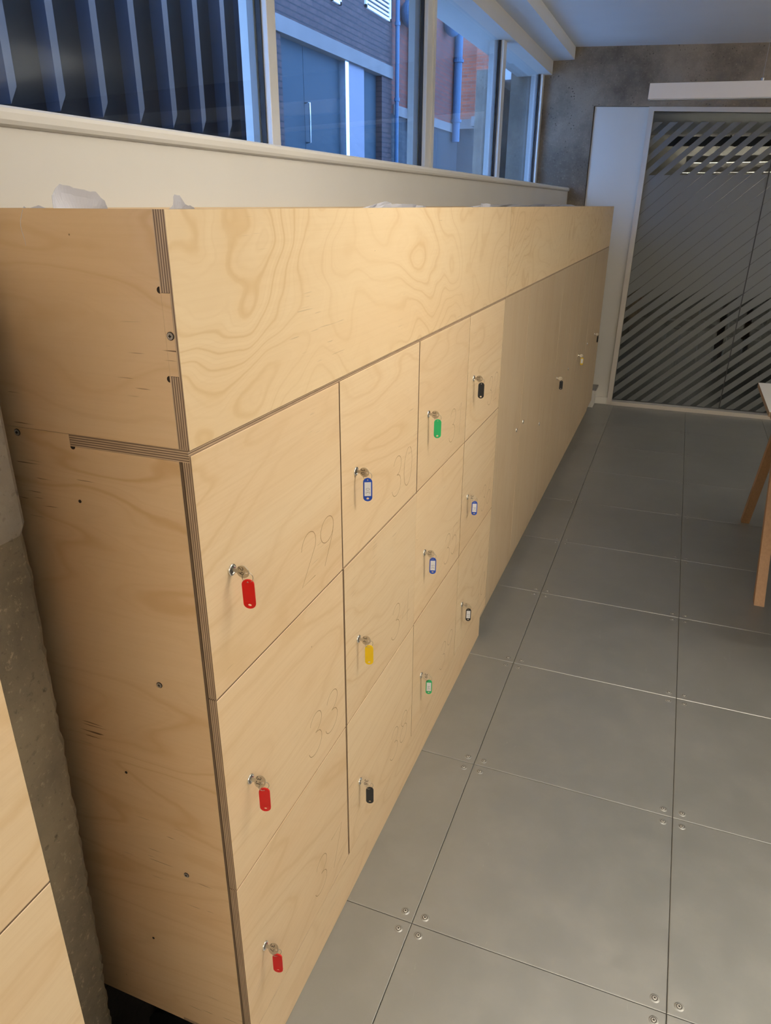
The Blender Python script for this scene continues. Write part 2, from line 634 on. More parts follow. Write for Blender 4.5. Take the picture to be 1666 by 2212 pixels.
# ------------------------------------------------------------------ key numbers of the place
CW = 0.4692                     # locker column pitch
ZD, Z1, Z2, Z3 = 1.3478, 0.9525, 0.5457, 0.1427
ZP0, ZT = 1.3535, 1.6459        # planter board bottom / top
XB = -0.385                     # back of lockers
YW = 5.93                       # end wall plane
ceil_z = lambda x: 2.768 - 0.037 * x
open_z = lambda x: 2.364 - 0.040 * x
fram_z = lambda x: 2.332 - 0.045 * x

# ------------------------------------------------------------------ structure: floor
m = MB([FLOOR_M, FLOOR_SIDE])
TX, TY = 0.1767, 0.4512
CX = camo.location.x
for i in range(-1, 9):
    for j in range(-7, 10):
        x0, x1 = TX + 0.6 * (i - 0) , TX + 0.6 * (i + 1)
        y0, y1 = TY + 0.6 * j, TY + 0.6 * (j + 1)
        if i == -1:
            x0 = -0.10
        if y1 > YW - 0.02:
            y1 = YW + 0.05
        if y0 > YW:
            continue
        gp = 0.0007
        b = 0.0016
        lo, hi = (x0 + gp, y0 + gp), (x1 - gp, y1 - gp)
        top = [m.bm.verts.new((a, c_, 0.0)) for a, c_ in ((lo[0] + b, lo[1] + b), (hi[0] - b, lo[1] + b), (hi[0] - b, hi[1] - b), (lo[0] + b, hi[1] - b))]
        mid = [m.bm.verts.new((a, c_, -b * .8)) for a, c_ in ((lo[0], lo[1]), (hi[0], lo[1]), (hi[0], hi[1]), (lo[0], hi[1]))]
        bot = [m.bm.verts.new((a, c_, -0.03)) for a, c_ in ((lo[0], lo[1]), (hi[0], lo[1]), (hi[0], hi[1]), (lo[0], hi[1]))]
        m.bm.faces.new(top)
        for k in range(4):
            q = (k + 1) % 4
            m.bm.faces.new([mid[k], mid[q], top[q], top[k]]).material_index = 0
            m.bm.faces.new([bot[k], bot[q], mid[q], mid[k]]).material_index = 1
floor = tag(m.build('floor'), kind='structure', label='grey galvanised steel raised floor panels with bright joints')

# corner screws of the floor panels (those in view)
def screw_mesh(r):
    mb = MB([SCREW_F, BLACKHOLE, FLOOR_M])
    mb.cyl((0, 0, 0.0006), r * 1.9, 0.0012, 2, 24, 2, r2=r * 1.35)
    mb.cyl((0, 0, 0.0009), r * 1.10, 0.0009, 2, 24, 1)
    mb.cyl((0, 0, 0.0014), r, 0.0018, 2, 22, 0, r2=r * 0.72)
    mb.box((-r * .5, -r * .15, 0.0020), (r * .5, r * .15, 0.0025), 1)
    mb.box((-r * .15, -r * .5, 0.0020), (r * .15, r * .5, 0.0025), 1)
    return mb


proto = screw_mesh(0.0058).build('screw', floor)
me = proto.data
first = True
for i in range(0, 2):
    for j in range(-1, 9):
        for sx in (-1, 1):
            for sy in (-1, 1):
                px, py = TX + 0.6 * i + sx * 0.026, TY + 0.6 * j + sy * 0.026
                if py > YW - 0.1:
                    continue
                o = proto if first else proto.copy()
                if not first:
                    COL.objects.link(o)
                    o.parent = floor
                first = False
                o.location = (px, py, 0)
                o.rotation_euler = (0, 0, random.random() * 1.5)

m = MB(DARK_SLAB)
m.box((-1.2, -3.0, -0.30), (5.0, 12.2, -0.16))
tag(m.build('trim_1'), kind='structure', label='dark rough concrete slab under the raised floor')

# ------------------------------------------------------------------ structure: window wall
m = MB(WHITE_WALL)
m.box((-0.90, -3.0, -0.16), (-0.412, YW - 0.0, 1.757))
wall_l = tag(m.build('wall_left'), kind='structure', label='cream painted wall below the strip of windows')
m = MB(WHITE_WALL)   # sill with rounded nose
prof = [(-0.78, 1.757), (-0.409, 1.757), (-0.4025, 1.760), (-0.400, 1.766), (-0.400, 1.776), (-0.403, 1.782), (-0.411, 1.786), (-0.78, 1.790)]
m.prism(prof, 1, -3.0, YW, 0)
tag(m.build('trim_2'), kind='structure', label='cream window sill with rounded nose under the windows')
# head lining and downstand beam
m = MB(WHITE_WALL)
m.box((-0.90, -3.0, 2.604), (-0.62, YW, 2.705))
tag(m.build('trim_3'), kind='structure', label='pale lining board above the windows')
m = MB([BEAM, WHITE_WALL])
m.box((-0.90, -3.0, 2.700), (-0.455, YW, 2.80))
tag(m.build('wall_left_beam'), kind='structure', label='white downstand beam running above the windows')
bpy.data.objects['wall_left_beam'].name = 'trim_4'
m = MB(WHITE_WALL)
m.box((-0.90, -3.0, 1.79), (-0.62, -1.60, 2.70))
tag(m.build('trim_5'), kind='structure', label='cream wall pier at the near end of the windows')

# windows: frames, gaskets, double glazing
posts = [(-1.60, -1.52), (-0.06, 0.03), (1.478, 1.530), (2.973, 3.085), (4.487, 4.565), (5.868, YW)]
for k in range(5):
    ya, yb = posts[k][1], posts[k + 1][0]
    fr = MB(FRAME_W)
    # this window owns its right-hand post; the first also owns the left-hand one
    px0, px1 = posts[k + 1]
    fr.box((-0.775, px0, 1.79), (-0.68, px1, 2.665), bev=0.0015)
    if k == 0:
        fr.box((-0.775, posts[0][0], 1.79), (-0.68, ya, 2.665))
    fr.box((-0.775, ya, 2.628), (-0.68, yb, 2.665))
    fr.box((-0.775, ya, 1.79), (-0.68, yb, 1.815))
    if k == 2:      # the wide post has a stepped cover strip
        fr.box((-0.683, 3.045, 1.79), (-0.672, 3.078, 2.66))
    w = tag(fr.build('window_%d' % (k + 1)), kind='structure')
    gk = MB(RUBBER)
    x0, x1 = -0.7135, -0.698
    gk.box((x0, yb - 0.007, 1.815), (x1, yb, 2.628))
    gk.box((x0, ya, 1.815), (x1, ya + 0.007, 2.628))
    gk.box((x0, ya, 2.618), (x1, yb, 2.628))
    gk.box((x0, ya, 1.815), (x1, yb, 1.822))
    gk.build('gasket', w)
    sp = MB(SPACER)
    sp.box((-0.738, yb - 0.015, 1.815), (-0.7165, yb - 0.005, 2.628))
    sp.box((-0.738, ya + 0.005, 1.815), (-0.7165, ya + 0.015, 2.628))
    sp.box((-0.738, ya, 2.608), (-0.7165, yb, 2.622))
    sp.build('spacer_bar', w)
    gl = MB(GLASS_WIN)
    gl.box((-0.716, ya + 0.001, 1.816), (-0.712, yb - 0.001, 2.627))
    gl.build('pane', w)
    gl = MB(GLASS_IN)
    gl.box((-0.742, ya + 0.001, 1.816), (-0.739, yb - 0.001, 2.627))
    gl.build('pane', w)

# ------------------------------------------------------------------ structure: end wall of concrete with opening
m = MB(CONC)
XO = -0.270
XR = 4.60
m.prism([(-0.95, -0.16), (XO, -0.16), (XO, open_z(XO)), (XO, ceil_z(XO) + .05), (-0.95, ceil_z(-0.95) + .05)], 1, YW, YW + 0.22)
m.prism([(XO, open_z(XO)), (2.6, open_z(2.6)), (2.6, ceil_z(2.6) + .05), (XO, ceil_z(XO) + .05)], 1, YW, YW + 0.22)
m.prism([(2.6, -0.16), (5.0, -0.16), (5.0, ceil_z(5.0) + .05), (2.6, ceil_z(2.6) + .05)], 1, YW, YW + 0.22)
tag(m.build('wall_end'), kind='structure', label='rough grey board-marked concrete wall around the glazed opening')

xg = lambda z: 0.1505 + 0.0163 * (z - 0.05)
m = MB(PANEL_W)
m.prism([(XO, 0.0), (xg(0) - .040, 0.0), (xg(2.35) - .040, open_z(.13) - .003), (XO + 0.006, open_z(XO) - .003)], 1, YW + 0.018, YW + 0.06)
tag(m.build('wall_end_panel'), kind='structure', label='white blank panel left of the etched glass partition')
bpy.data.objects['wall_end_panel'].name = 'trim_6'
m = MB(PARTFRAME)
m.prism([(xg(0) - .040, 0.0), (xg(0), 0.0), (xg(2.33), fram_z(.18)), (2.6, fram_z(2.6)), (2.6, open_z(2.6)), (xg(2.35) - .040, open_z(.15) - .002)], 1, YW - 0.004, YW + 0.06)
m.box((xg(0), YW - 0.012, -0.01), (2.6, YW + 0.06, 0.032), 0)
door1 = tag(m.build('door_1'), kind='structure', label='cream framed glass partition with etched diagonal stripes')
m = MB(GLASS_DOOR)
m.prism([(xg(0.03), 0.03), (1.034, 0.03), (1.082, fram_z(1.08)), (xg(2.33), fram_z(.18))], 1, YW + 0.028, YW + 0.036)
m.build('pane', door1)
m = MB(GLASS_DOOR)
m.prism([(1.040, 0.03), (2.6, 0.03), (2.6, fram_z(2.6)), (1.088, fram_z(1.09))], 1, YW + 0.028, YW + 0.036)
m.build('pane', door1)
m = MB(RUBBER)
m.prism([(1.033, 0.03), (1.041, 0.03), (1.089, fram_z(1.09)), (1.081, fram_z(1.08))], 1, YW + 0.022, YW + 0.040)
m.build('joint_seal', door1)
m = MB(FILM)
m.prism([(xg(0.03) + .004, 0.05), (2.6, 0.05), (2.6, 2.30), (xg(2.33), 2.30)], 1, YW + 0.0262, YW + 0.0268)
m.build('etched_film', door1)
# metal tracks top and bottom of the glass
m = MB(STEEL_D)
m.box((xg(0) + .002, YW + 0.0, 0.032), (2.6, YW + 0.026, 0.048))
m.build('track', door1)
m = MB(PANEL_W)
m.box((0.0, YW - 0.006, 0.0), (xg(0) - .04, YW + 0.020, 0.062), bev=0.002)
m.box((XO, YW - 0.004, 0.0), (0.0, YW + 0.020, 0.062))
tag(m.build('baseboard_end'), kind='structure', label='white skirting under the blank panel')
m = MB([PANEL_W, STEEL_D])
m.box((-0.045, 5.76, 0.0), (0.006, YW - 0.006, 0.155), 0, bev=0.003)
m.box((-0.045, 5.75, 0.155), (0.022, YW - 0.006, 0.172), 1, bev=0.002)
tag(m.build('trim_7'), kind='structure', label='small white boxed pipe cover with grey cap in the corner by the last locker')

# right wall, back wall, ceiling
m = MB(WHITE_WALL)
m.box((5.0, -3.2, -0.16), (5.15, 12.2, 2.9))
tag(m.build('wall_right'), kind='structure')
m = MB(WHITE_WALL)
m.box((-0.95, -3.2, -0.16), (5.0, -3.0, 3.0))
tag(m.build('wall_back'), kind='structure')
m = MB(CEIL)
m.prism([(-0.95, ceil_z(-0.95)), (5.0, ceil_z(5.0)), (5.0, 3.1), (-0.95, 3.1)], 1, -3.2, YW + 0.1)
tag(m.build('ceiling'), kind='structure', label='plain matt grey-white ceiling')

# room beyond the glass
m = MB(CEIL)
m.box((-1.2, YW + 0.22, 2.62), (5.0, 12.2, 2.75), 0)
tag(m.build('ceiling'), kind='structure', label='ceiling of the room beyond the glass')
m = MB(FLOOR_SIDE)
m.box((-1.2, YW + .1, -0.10), (5.0, 12.2, -0.02), 0)
tag(m.build('floor'), kind='structure', label='floor of the room beyond the glass')
m = MB([CEIL, CONC, FLOOR_SIDE])
m.box((-1.2, 12.0, -0.16), (5.0, 12.2, 2.7), 1)
m.box((-1.3, YW + .22, -0.16), (-1.15, 12.2, 2.7), 1)
tag(m.build('wall_beyond_glass'), kind='structure', label='dim concrete room seen through the glass partition')
bpy.data.objects['wall_beyond_glass'].name = 'wall_beyond'

# ------------------------------------------------------------------ concrete column between the locker banks
m = MB([CONC_COL, CONC_SMOOTH])
def col_x(z):
    return -0.262 - 0.045 * (1 - min(1, max(0, z / 1.25))) ** 1.6
NZ, NP = 230, 6
rows = []
for k in range(NZ + 1):
    z_ = -0.16 + (2.95) * k / NZ
    x_ = col_x(z_)
    j1 = noise.noise(Vector((0, 0, z_ * 4.0))) * 0.008 + noise.noise(Vector((3, 0, z_ * 26.0))) * 0.006 + noise.noise(Vector((5, 0, z_ * 70.0))) * 0.005
    if z_ > 1.22:
        j1 = noise.noise(Vector((0, 0, z_ * 5.0))) * 0.004 + 0.008
    yc = -0.052 + j1
    ring = [(-0.45, -0.345), (x_ - 0.004, -0.345), (x_, -0.30), (x_, -0.20), (x_ + 0.001, -0.12), (x_ + j1 * .2, yc - 0.012), (x_ - 0.008, yc), (-0.45, yc - 0.004)]
    rows.append([m.bm.verts.new((a, b_, z_)) for a, b_ in ring])
for k in range(NZ):
    n = len(rows[0])
    zc = -0.16 + 2.95 * (k + .5) / NZ
    for q in range(n):
        f = m.bm.faces.new([rows[k][q], rows[k][(q + 1) % n], rows[k + 1][(q + 1) % n], rows[k + 1][q]])
        f.material_index = 1 if zc > 1.215 + 0.0 else 0
m.bm.faces.new(rows[0])
m.bm.faces.new(list(reversed(rows[-1])))
colm = m.build('trim_8')
tag(colm, kind='structure', label='rough concrete column between the two locker banks')

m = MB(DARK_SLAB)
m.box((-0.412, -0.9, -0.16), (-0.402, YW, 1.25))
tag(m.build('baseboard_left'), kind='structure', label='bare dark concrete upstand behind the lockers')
# black pipe lying in the void under the lockers
m = MB(simple('black_conduit', (0.006, 0.006, 0.007), 0.5))
m.cyl((-0.255, 0.16, -0.075), 0.062, 0.22, 1, 32)
m.build('x').name = 'floor_pipe'
fp = bpy.data.objects['floor_pipe']
tag(fp, 'black round pipe end lying in the dark gap under the near locker side', 'pipe')

# ------------------------------------------------------------------ planter troughs on top of the lockers
def ply_board(name, lo, hi, axis, parent, face=BIRCH_DOOR, bev=0.0, extra=None):
    """one ply board: faces normal to axis are veneer, the others show the plies"""
    mb = MB([face, EDGE['xyz'[axis]]], lo)
    mb.box(lo, hi, 0, axis, 1, bev)
    if extra:
        for a, b_ in extra:
            mb.box(a, b_, 0, axis, 1)
    return mb.build(name, parent)


def screw_side(x, z, parent, r=0.0042, hole=False):
    if hole:
        mb = MB([BLACKHOLE], (x, 0, z))
        mb.cyl((x, -0.0002, z), 0.0026, 0.0008, 1, 14)
        return mb.build('pilot_hole', parent)
    mb = MB([SCREW, BLACKHOLE], (x, 0, z))
    mb.cyl((x, -0.0004, z), r * 1.25, 0.0010, 1, 20, 1)
    mb.cyl((x, -0.0008, z), r * 1.05, 0.0016, 1, 20, 0)
    mb.box((x - r * .5, -0.0020, z - r * .14), (x + r * .5, -0.0014, z + r * .14), 1)
    mb.box((x - r * .14, -0.0020, z - r * .5), (x + r * .14, -0.0014, z + r * .5), 1)
    return mb.build('screw', parent)


Y4, YE = 4 * CW, 12 * CW
TH = 0.018
pl = empty('planter_trough', (0, 0, ZP0), 'birch plywood planter trough on top of the near numbered lockers', 'planter')
# front board with finger joints at the near end
mb = MB([BIRCH_BIG, EDGE['x']], (-TH, 0, ZP0))
mb.box((-TH, 0.0185, ZP0), (0, Y4 - .0012, ZT), 0, 0, 1)
mb.box((-TH, 0.0, 1.5525), (0, 0.0185, ZT), 0, 0, 1)
mb.box((-TH, 0.0, ZP0), (0, 0.0185, 1.450), 0, 0, 1)
mb.box((-0.0048, 0.0, 1.450), (0, 0.0185, 1.5525), 0, 0, 1)
mb.build('front_board', pl)
mb = MB([BIRCH_SIDE, EDGE['y'], BLACKHOLE], (XB, 0, ZP0))
mb.box((XB, 0.0, ZP0), (-TH, TH, ZT), 0, 1, 1)
mb.box((-TH, 0.0003, 1.4505), (-0.0050, TH, 1.552), 0, 1, 1)
for zz in (1.5555, 1.4465):     # dog-bone reliefs of the joint
    mb.prism([(-TH - .001 + 0.0042 * math.cos(R(a)), zz + 0.0042 * math.sin(R(a))) for a in range(90, 271, 15)], 1, -0.0003, 0.002, 2)
mb.build('side_board', pl)
ply_board('back_board', (XB, TH, ZP0), (XB + TH, Y4 - .001, ZT - .001), 0, pl, BIRCH_DOOR)
ply_board('base_board', (XB, TH + .0005, ZP0 - 0.0175), (-0.003, Y4 - .001, ZP0 - 0.0004), 2, pl, BIRCH_DOOR, extra=[((-0.202, -0.0004, ZP0 - 0.0175), (-0.003, TH + .0005, ZP0 - 0.0004))])
screw_side(-0.0105, 1.5010, pl)
mb = MB(SOIL)
mb.box((XB + TH, TH, ZP0), (-TH, Y4 - .002, 1.50))
mb.build('filling', pl)

pl2 = empty('planter_trough', (0, Y4, ZP0), 'birch plywood planter trough on top of the far tall lockers', 'planter')
ply_board('front_board', (-TH, Y4 + .0012, ZP0), (0, YE, ZT), 0, pl2, BIRCH_BIG)
ply_board('back_board', (XB, Y4 + .001, ZP0), (XB + TH, YE - TH, ZT - .001), 0, pl2)
ply_board('side_board', (XB, YE - TH, ZP0), (-TH, YE, ZT), 1, pl2, BIRCH_SIDE)
ply_board('base_board', (XB, Y4 + .001, ZP0 - 0.0175), (-0.003, YE, ZP0 - 0.0004), 2, pl2)
mb = MB(SOIL)
mb.box((XB + TH, Y4 + .002, ZP0), (-TH, YE - TH, 1.50))
mb.build('filling', pl2)

# ------------------------------------------------------------------ lockers
def lock_mesh(mats=(CHROME, STEEL_D, BLACKHOLE)):
    mb = MB(list(mats))
    n = 28
    prof = [(0.0, 0.0094), (0.0016, 0.0094), (0.0026, 0.0086), (0.0026, 0.0070), (0.0012, 0.0064)]
    rings = [[mb.bm.verts.new((x, r * math.cos(2 * math.pi * k / n), r * math.sin(2 * math.pi * k / n))) for k in range(n)] for x, r in prof]
    for a in range(len(prof) - 1):
        for k in range(n):
            f = mb.bm.faces.new([rings[a][k], rings[a][(k + 1) % n], rings[a + 1][(k + 1) % n], rings[a + 1][k]])
            f.smooth = True
    f = mb.bm.faces.new(rings[-1])
    f.material_index = 1
    mb.cyl((0.0012, 0, 0), 0.0044, 0.0012, 0, 20, 1)
    mb.box((0.0016, -0.0006, -0.0036), (0.0021, 0.0006, 0.0036), 2)
    return mb


LOCK_ME = None


def lock(parent_door, y, z, dx=0.0, turn=0.0, wpos=None):
    global LOCK_ME
    if LOCK_ME is None:
        o = lock_mesh().build('cam_lock', parent_door)
        LOCK_ME = o.data
    else:
        o = bpy.data.objects.new('cam_lock', LOCK_ME)
        COL.objects.link(o)
        o.parent = parent_door
    o.location = (0.0 + 0.014, y, z)
    o.rotation_euler = (turn, 0, 0)
    return o


DOOR_ME = {}


def door(parent, y0, z0, w, h, mat, dx=0.0):
    """door leaf, its origin at the lower left rear corner"""
    key = (round(w, 4), round(h, 4), mat.name)
    base = parent.location
    if key not in DOOR_ME:
        mb = MB([mat, EDGE['x']])
        mb.box((0, 0, 0), (0.014, w, h), 0, 0, 1, bev=0.0)
        # softly broken front arris
        fe = [e for e in mb.bm.edges if all(v.co.x > 0.0139 for v in e.verts)]
        bmesh.ops.bevel(mb.bm, geom=fe, offset=0.0007, segments=1, affect='EDGES', material=0)
        o = mb.build('door', parent)
        DOOR_ME[key] = o.data
    else:
        o = bpy.data.objects.new('door', DOOR_ME[key])
        COL.objects.link(o)
        o.parent = parent
    o.location = (-0.014 + dx, y0 - base.y, z0 - base.z)
    return o


def carcass(parent, y0, y1, cols, shelves, name='carcass', side=True):
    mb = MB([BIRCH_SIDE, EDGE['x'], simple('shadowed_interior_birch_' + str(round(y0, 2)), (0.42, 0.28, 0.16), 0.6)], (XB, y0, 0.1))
    mb.box((XB, y0 + TH, 0.10), (XB + 0.012, y1, 1.3355), 2)
    for k, yy in enumerate(cols):
        if k == 0:
            continue
        a = yy - TH / 2
        if k == len(cols) - 1:
            a = y1 - TH
        mb.box((XB + .012, a, 0.10), (-TH, a + TH, 1.3355), 2)
    for zz in shelves:
        mb.box((XB + .012, y0 + TH, zz - TH / 2), (-TH - .0005, y1 - TH, zz + TH / 2), 2)
    return mb.build(name, parent)


NUM_LABELS = {}
un = empty('locker_unit', (0, 0, 0), 'near plywood locker unit with twelve small doors engraved 29 to 40', 'locker')
carcass(un, 0, Y4 - .0005, [k * CW for k in range(5)], [0.115, Z3 + .004, Z2, Z1])
# near side panel: notched for the trough's base board
mb = MB([BIRCH_SIDE, EDGE['y'], BLACKHOLE], (XB, 0, 0.1))
mb.box((XB, 0.0, 0.101), (-0.0195, TH, 1.3355), 0, 1, 1)
mb.box((XB, 0.0, 1.3355), (-0.203, TH, 1.3530), 0, 1, 1)
mb.prism([(-0.199 + 0.0042 * math.cos(R(a)), 1.3352 + 0.0042 * math.sin(R(a))) for a in range(180, 361, 15)], 1, -0.0003, 0.002, 2)
mb.build('side_panel', un)
# shallow recessed pocket near the bottom edge of the side, with rounded end
mb = MB([EDGE['z'], BLACKHOLE], (-0.165, 0, 0.1))
mb.box((-0.165, -0.0004, 0.1012), (-TH, 0.002, 0.1085), 0)
mb.build('edge_joint', un)
for x_, z_, h_ in ((-0.299, 1.345, 0), (-0.105, 0.953, 0), (-0.105, 0.539, 0), (-0.203, 1.251, 1), (-0.205, 0.742, 1), (-0.209, 0.323, 1)):
    screw_side(x_, z_, un, hole=bool(h_))
rowz = [(Z1, ZD), (Z2, Z1), (Z3, Z2)]
n_ = 29
LOCKPOS = {}
dxs = [0.0004, -0.0006, 0.0, 0.0, 0.0003, 0.0008, -0.0004, 0.0, 0.0, 0.0006, 0.0002, 0.0]
idx = 0
for r_, (za, zb) in enumerate(rowz):
    for c_ in range(4):
        y0 = c_ * CW + (0.0006 if c_ == 0 else 0.0028)
        y1 = (c_ + 1) * CW - 0.0022
        gz = 0.0022 if r_ else 0.0
        d = door(un, y0, za + .0008, CW - 0.005, zb - za - 0.0032, BIRCH_DOOR, dxs[idx])
        lz = [1.1445, 0.738, 0.318][r_] - (za + .0008)
        ly = 0.069 if c_ != 2 else 0.078
        lock(d, ly, lz, turn=random.uniform(-.3, .3))
        LOCKPOS[n_ + idx] = (0.0 + dxs[idx], y0 + ly, za + .0008 + lz)
        en = MB([GROOVE], (0.0, 0.0, 0.0))
        write(en, str(n_ + idx), (0.0, 0.0, 0.0), (0, 1, 0), (0, 0, 1), (1, 0, 0), 0.098, 0.0014, 0.00025, pitch=0.74, aspect=1.08)
        for v in en.bm.verts:
            v.co.y += v.co.z * 0.10
        e = en.build('engraved_number')
        e.parent = d
        e.location = (0.014, 0.283, 0.047)
        idx += 1
# flush rail below the doors, standing on the floor; it stops short of the far end
mb = MB([BIRCH_DOOR, EDGE['x']], (-TH, 0, 0))
mb.box((-0.014, 0.0006, 0.001), (0, 1.790, Z3 - 0.0006), 0, 0, 1)
mb.box((-0.014, 1.790, 0.098), (0, Y4 - .0012, Z3 - 0.0006), 0, 0, 1)
mb.build('plinth_rail', un)


def tall_unit(k0, label):
    ya, yb = k0 * CW, (k0 + 4) * CW
    u = empty('locker_unit', (0, ya, 0), label, 'locker')
    carcass(u, ya + .0005, yb - .0005, [(k0 + k) * CW for k in range(5)], [0.115])
    ply_board('side_panel', (XB, ya + .0006, 0.1), (-TH, ya + TH, 1.3355), 1, u, BIRCH_SIDE)
    ds = []
    for k in range(4):
        y0 = ya + k * CW + 0.0012
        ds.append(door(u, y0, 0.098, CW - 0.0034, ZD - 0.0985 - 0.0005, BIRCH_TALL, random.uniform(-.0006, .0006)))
    mb = MB([BIRCH_TALL, EDGE['x']], (-0.046, ya, 0))
    mb.box((-0.046, ya + .001, 0.001), (-0.030, yb - .001, 0.0965), 0, 0, 1)
    mb.build('plinth_board', u)
    return u, ds


u2, d2 = tall_unit(4, 'middle plywood locker unit with four tall vertical-grain doors')
u3, d3 = tall_unit(8, 'far plywood locker unit with four tall doors next to the glass partition')
lz = 0.755 - 0.098
lock(d2[0], CW - 0.075, lz)
lock(d2[1], 0.066, lz)
lock(d2[2], 0.066, 0.62 - .098)
lock(d2[3], 0.085, lz)
lock(d3[0], 0.075, 0.718 - .098)
lock(d3[1], 0.075, 0.718 - .098)
lock(d3[2], 0.085, 0.718 - .098)
lock(d3[3], 0.085, 0.718 - .098)
# knot on the far trough board
# ------------------------------------------------------------------ neighbouring locker bank at the left edge
YL = -0.334
ln = empty('locker_unit', (0, YL, 0), 'plywood locker unit at the left edge of the photo, left of the concrete column', 'locker')
mb = MB([BIRCH_SIDE, EDGE['y']], (XB, YL - .02, .1))
mb.box((XB, YL - .001 - TH, 0.10), (-TH, YL - .001, 1.335), 0, 1, 1)
mb.build('side_panel', ln)
for r_, (za, zb) in enumerate([(0.9435, ZD), (Z2, 0.9435), (Z3, Z2)]):
    for c_ in range(2):
        y0 = YL - (c_ + 1) * CW + 0.0028
        d = door(ln, y0, za + .0008, CW - 0.005, zb - za - 0.0032, BIRCH_DOOR, 0.0)
        lock(d, 0.069, [1.1445, 0.738, 0.318][r_] - za)
        en = MB([GROOVE])
        write(en, str([28, 32, 36][r_] - c_ if r_ == 0 else 0) if r_ == 0 else '', (0, 0, 0), (0, 1, 0), (0, 0, 1), (1, 0, 0), 0.098, 0.0014, 0.00025, pitch=0.74, aspect=1.08)
        if r_ == 0:
            for v in en.bm.verts:
                v.co.y += v.co.z * 0.10
            e = en.build('engraved_number')
            e.parent = d
            e.location = (0.014, 0.270, 0.047)
        else:
            en.bm.free()
mb = MB([BIRCH_DOOR, EDGE['x']], (-TH, YL - 2 * CW, 0))
mb.box((-0.014, YL - 2 * CW, 0.001), (0, YL - .003, Z3 - 0.002), 0, 0, 1)
mb.build('plinth_rail', ln)
mb = MB([BIRCH_DOOR, EDGE['x']], (XB, YL - 2 * CW, 0.1))
mb.box((XB, YL - 2 * CW, 0.10), (-TH, YL - 2 * CW + .018, 1.335), 0)
mb.box((XB, YL - 2 * CW, 0.10), (XB + .012, YL - .02, 1.335), 0)
mb.box((XB + .012, YL - 2 * CW, 1.317), (-TH, YL - .02, 1.335), 0)
for zz in (0.115, Z2, 0.9435):
    mb.box((XB + .012, YL - 2 * CW + .018, zz - .009), (-TH - .0005, YL - .02, zz + .009), 0)
mb.build('carcass', ln)
pl3 = empty('planter_trough', (0, YL - 2 * CW, ZP0), 'plywood planter trough out of frame above the left-hand locker unit', 'planter')
ply_board('front_board', (-TH, YL - 2 * CW, ZP0), (0, YL, ZT), 0, pl3, BIRCH_BIG)
ply_board('side_board', (XB, YL - TH, ZP0), (-TH, YL, ZT), 1, pl3, BIRCH_SIDE)
ply_board('base_board', (XB, YL - 2 * CW, ZP0 - 0.0175), (-0.003, YL, ZP0 - 0.0004), 2, pl3)

# ------------------------------------------------------------------ keys with tags
def bow_outline():
    pts = []
    # blade shoulder then rounded head, in (x outwards, z)
    pts += [(0.0020, -0.0030), (0.0090, -0.0034)]
    pts += arc(0.0195, 0.0, 0.0108, 0.0102, 202, 518, 26)
    pts += [(0.0090, 0.0034), (0.0020, 0.0030)]
    return pts


BOW_ME = None


def obj_from(me, name, parent, loc=(0, 0, 0), rot=(0, 0, 0)):
    o = bpy.data.objects.new(name, me)
    COL.objects.link(o)
    o.parent = parent
    o.location = loc
    o.rotation_euler = rot
    return o


def join_plate(mb, me, M, mi):
    n0 = len(mb.bm.verts)
    vs = [mb.bm.verts.new(M @ v.co) for v in me.vertices]
    for q in me.polygons:
        try:
            f = mb.bm.faces.new([vs[i] for i in q.vertices])
            f.material_index = mi
        except ValueError:
            pass


def cap(w, h, n=14):
    r = w / 2
    rr = r * 0.92
    a = arc(0, -rr, r, rr, 180, 0, n)
    b = arc(0, -h + rr, r, rr, 0, -180, n)
    return a + b


TAGW, TAGH = 0.0190, 0.0515
TAG_OUT = plate(cap(TAGW, TAGH), [circ(0, -0.0045, 0.0014, n=12), circ(0, -TAGH + 0.0060, 0.0030, 0.0026, n=16)], 0.0026)
BOW = plate(bow_outline(), [circ(0.0258, 0.0, 0.0023, n=14)], 0.0018)
XZ = Matrix.Rotation(R(90), 4, 'X')     # local XY plate -> XZ plane, facing -y


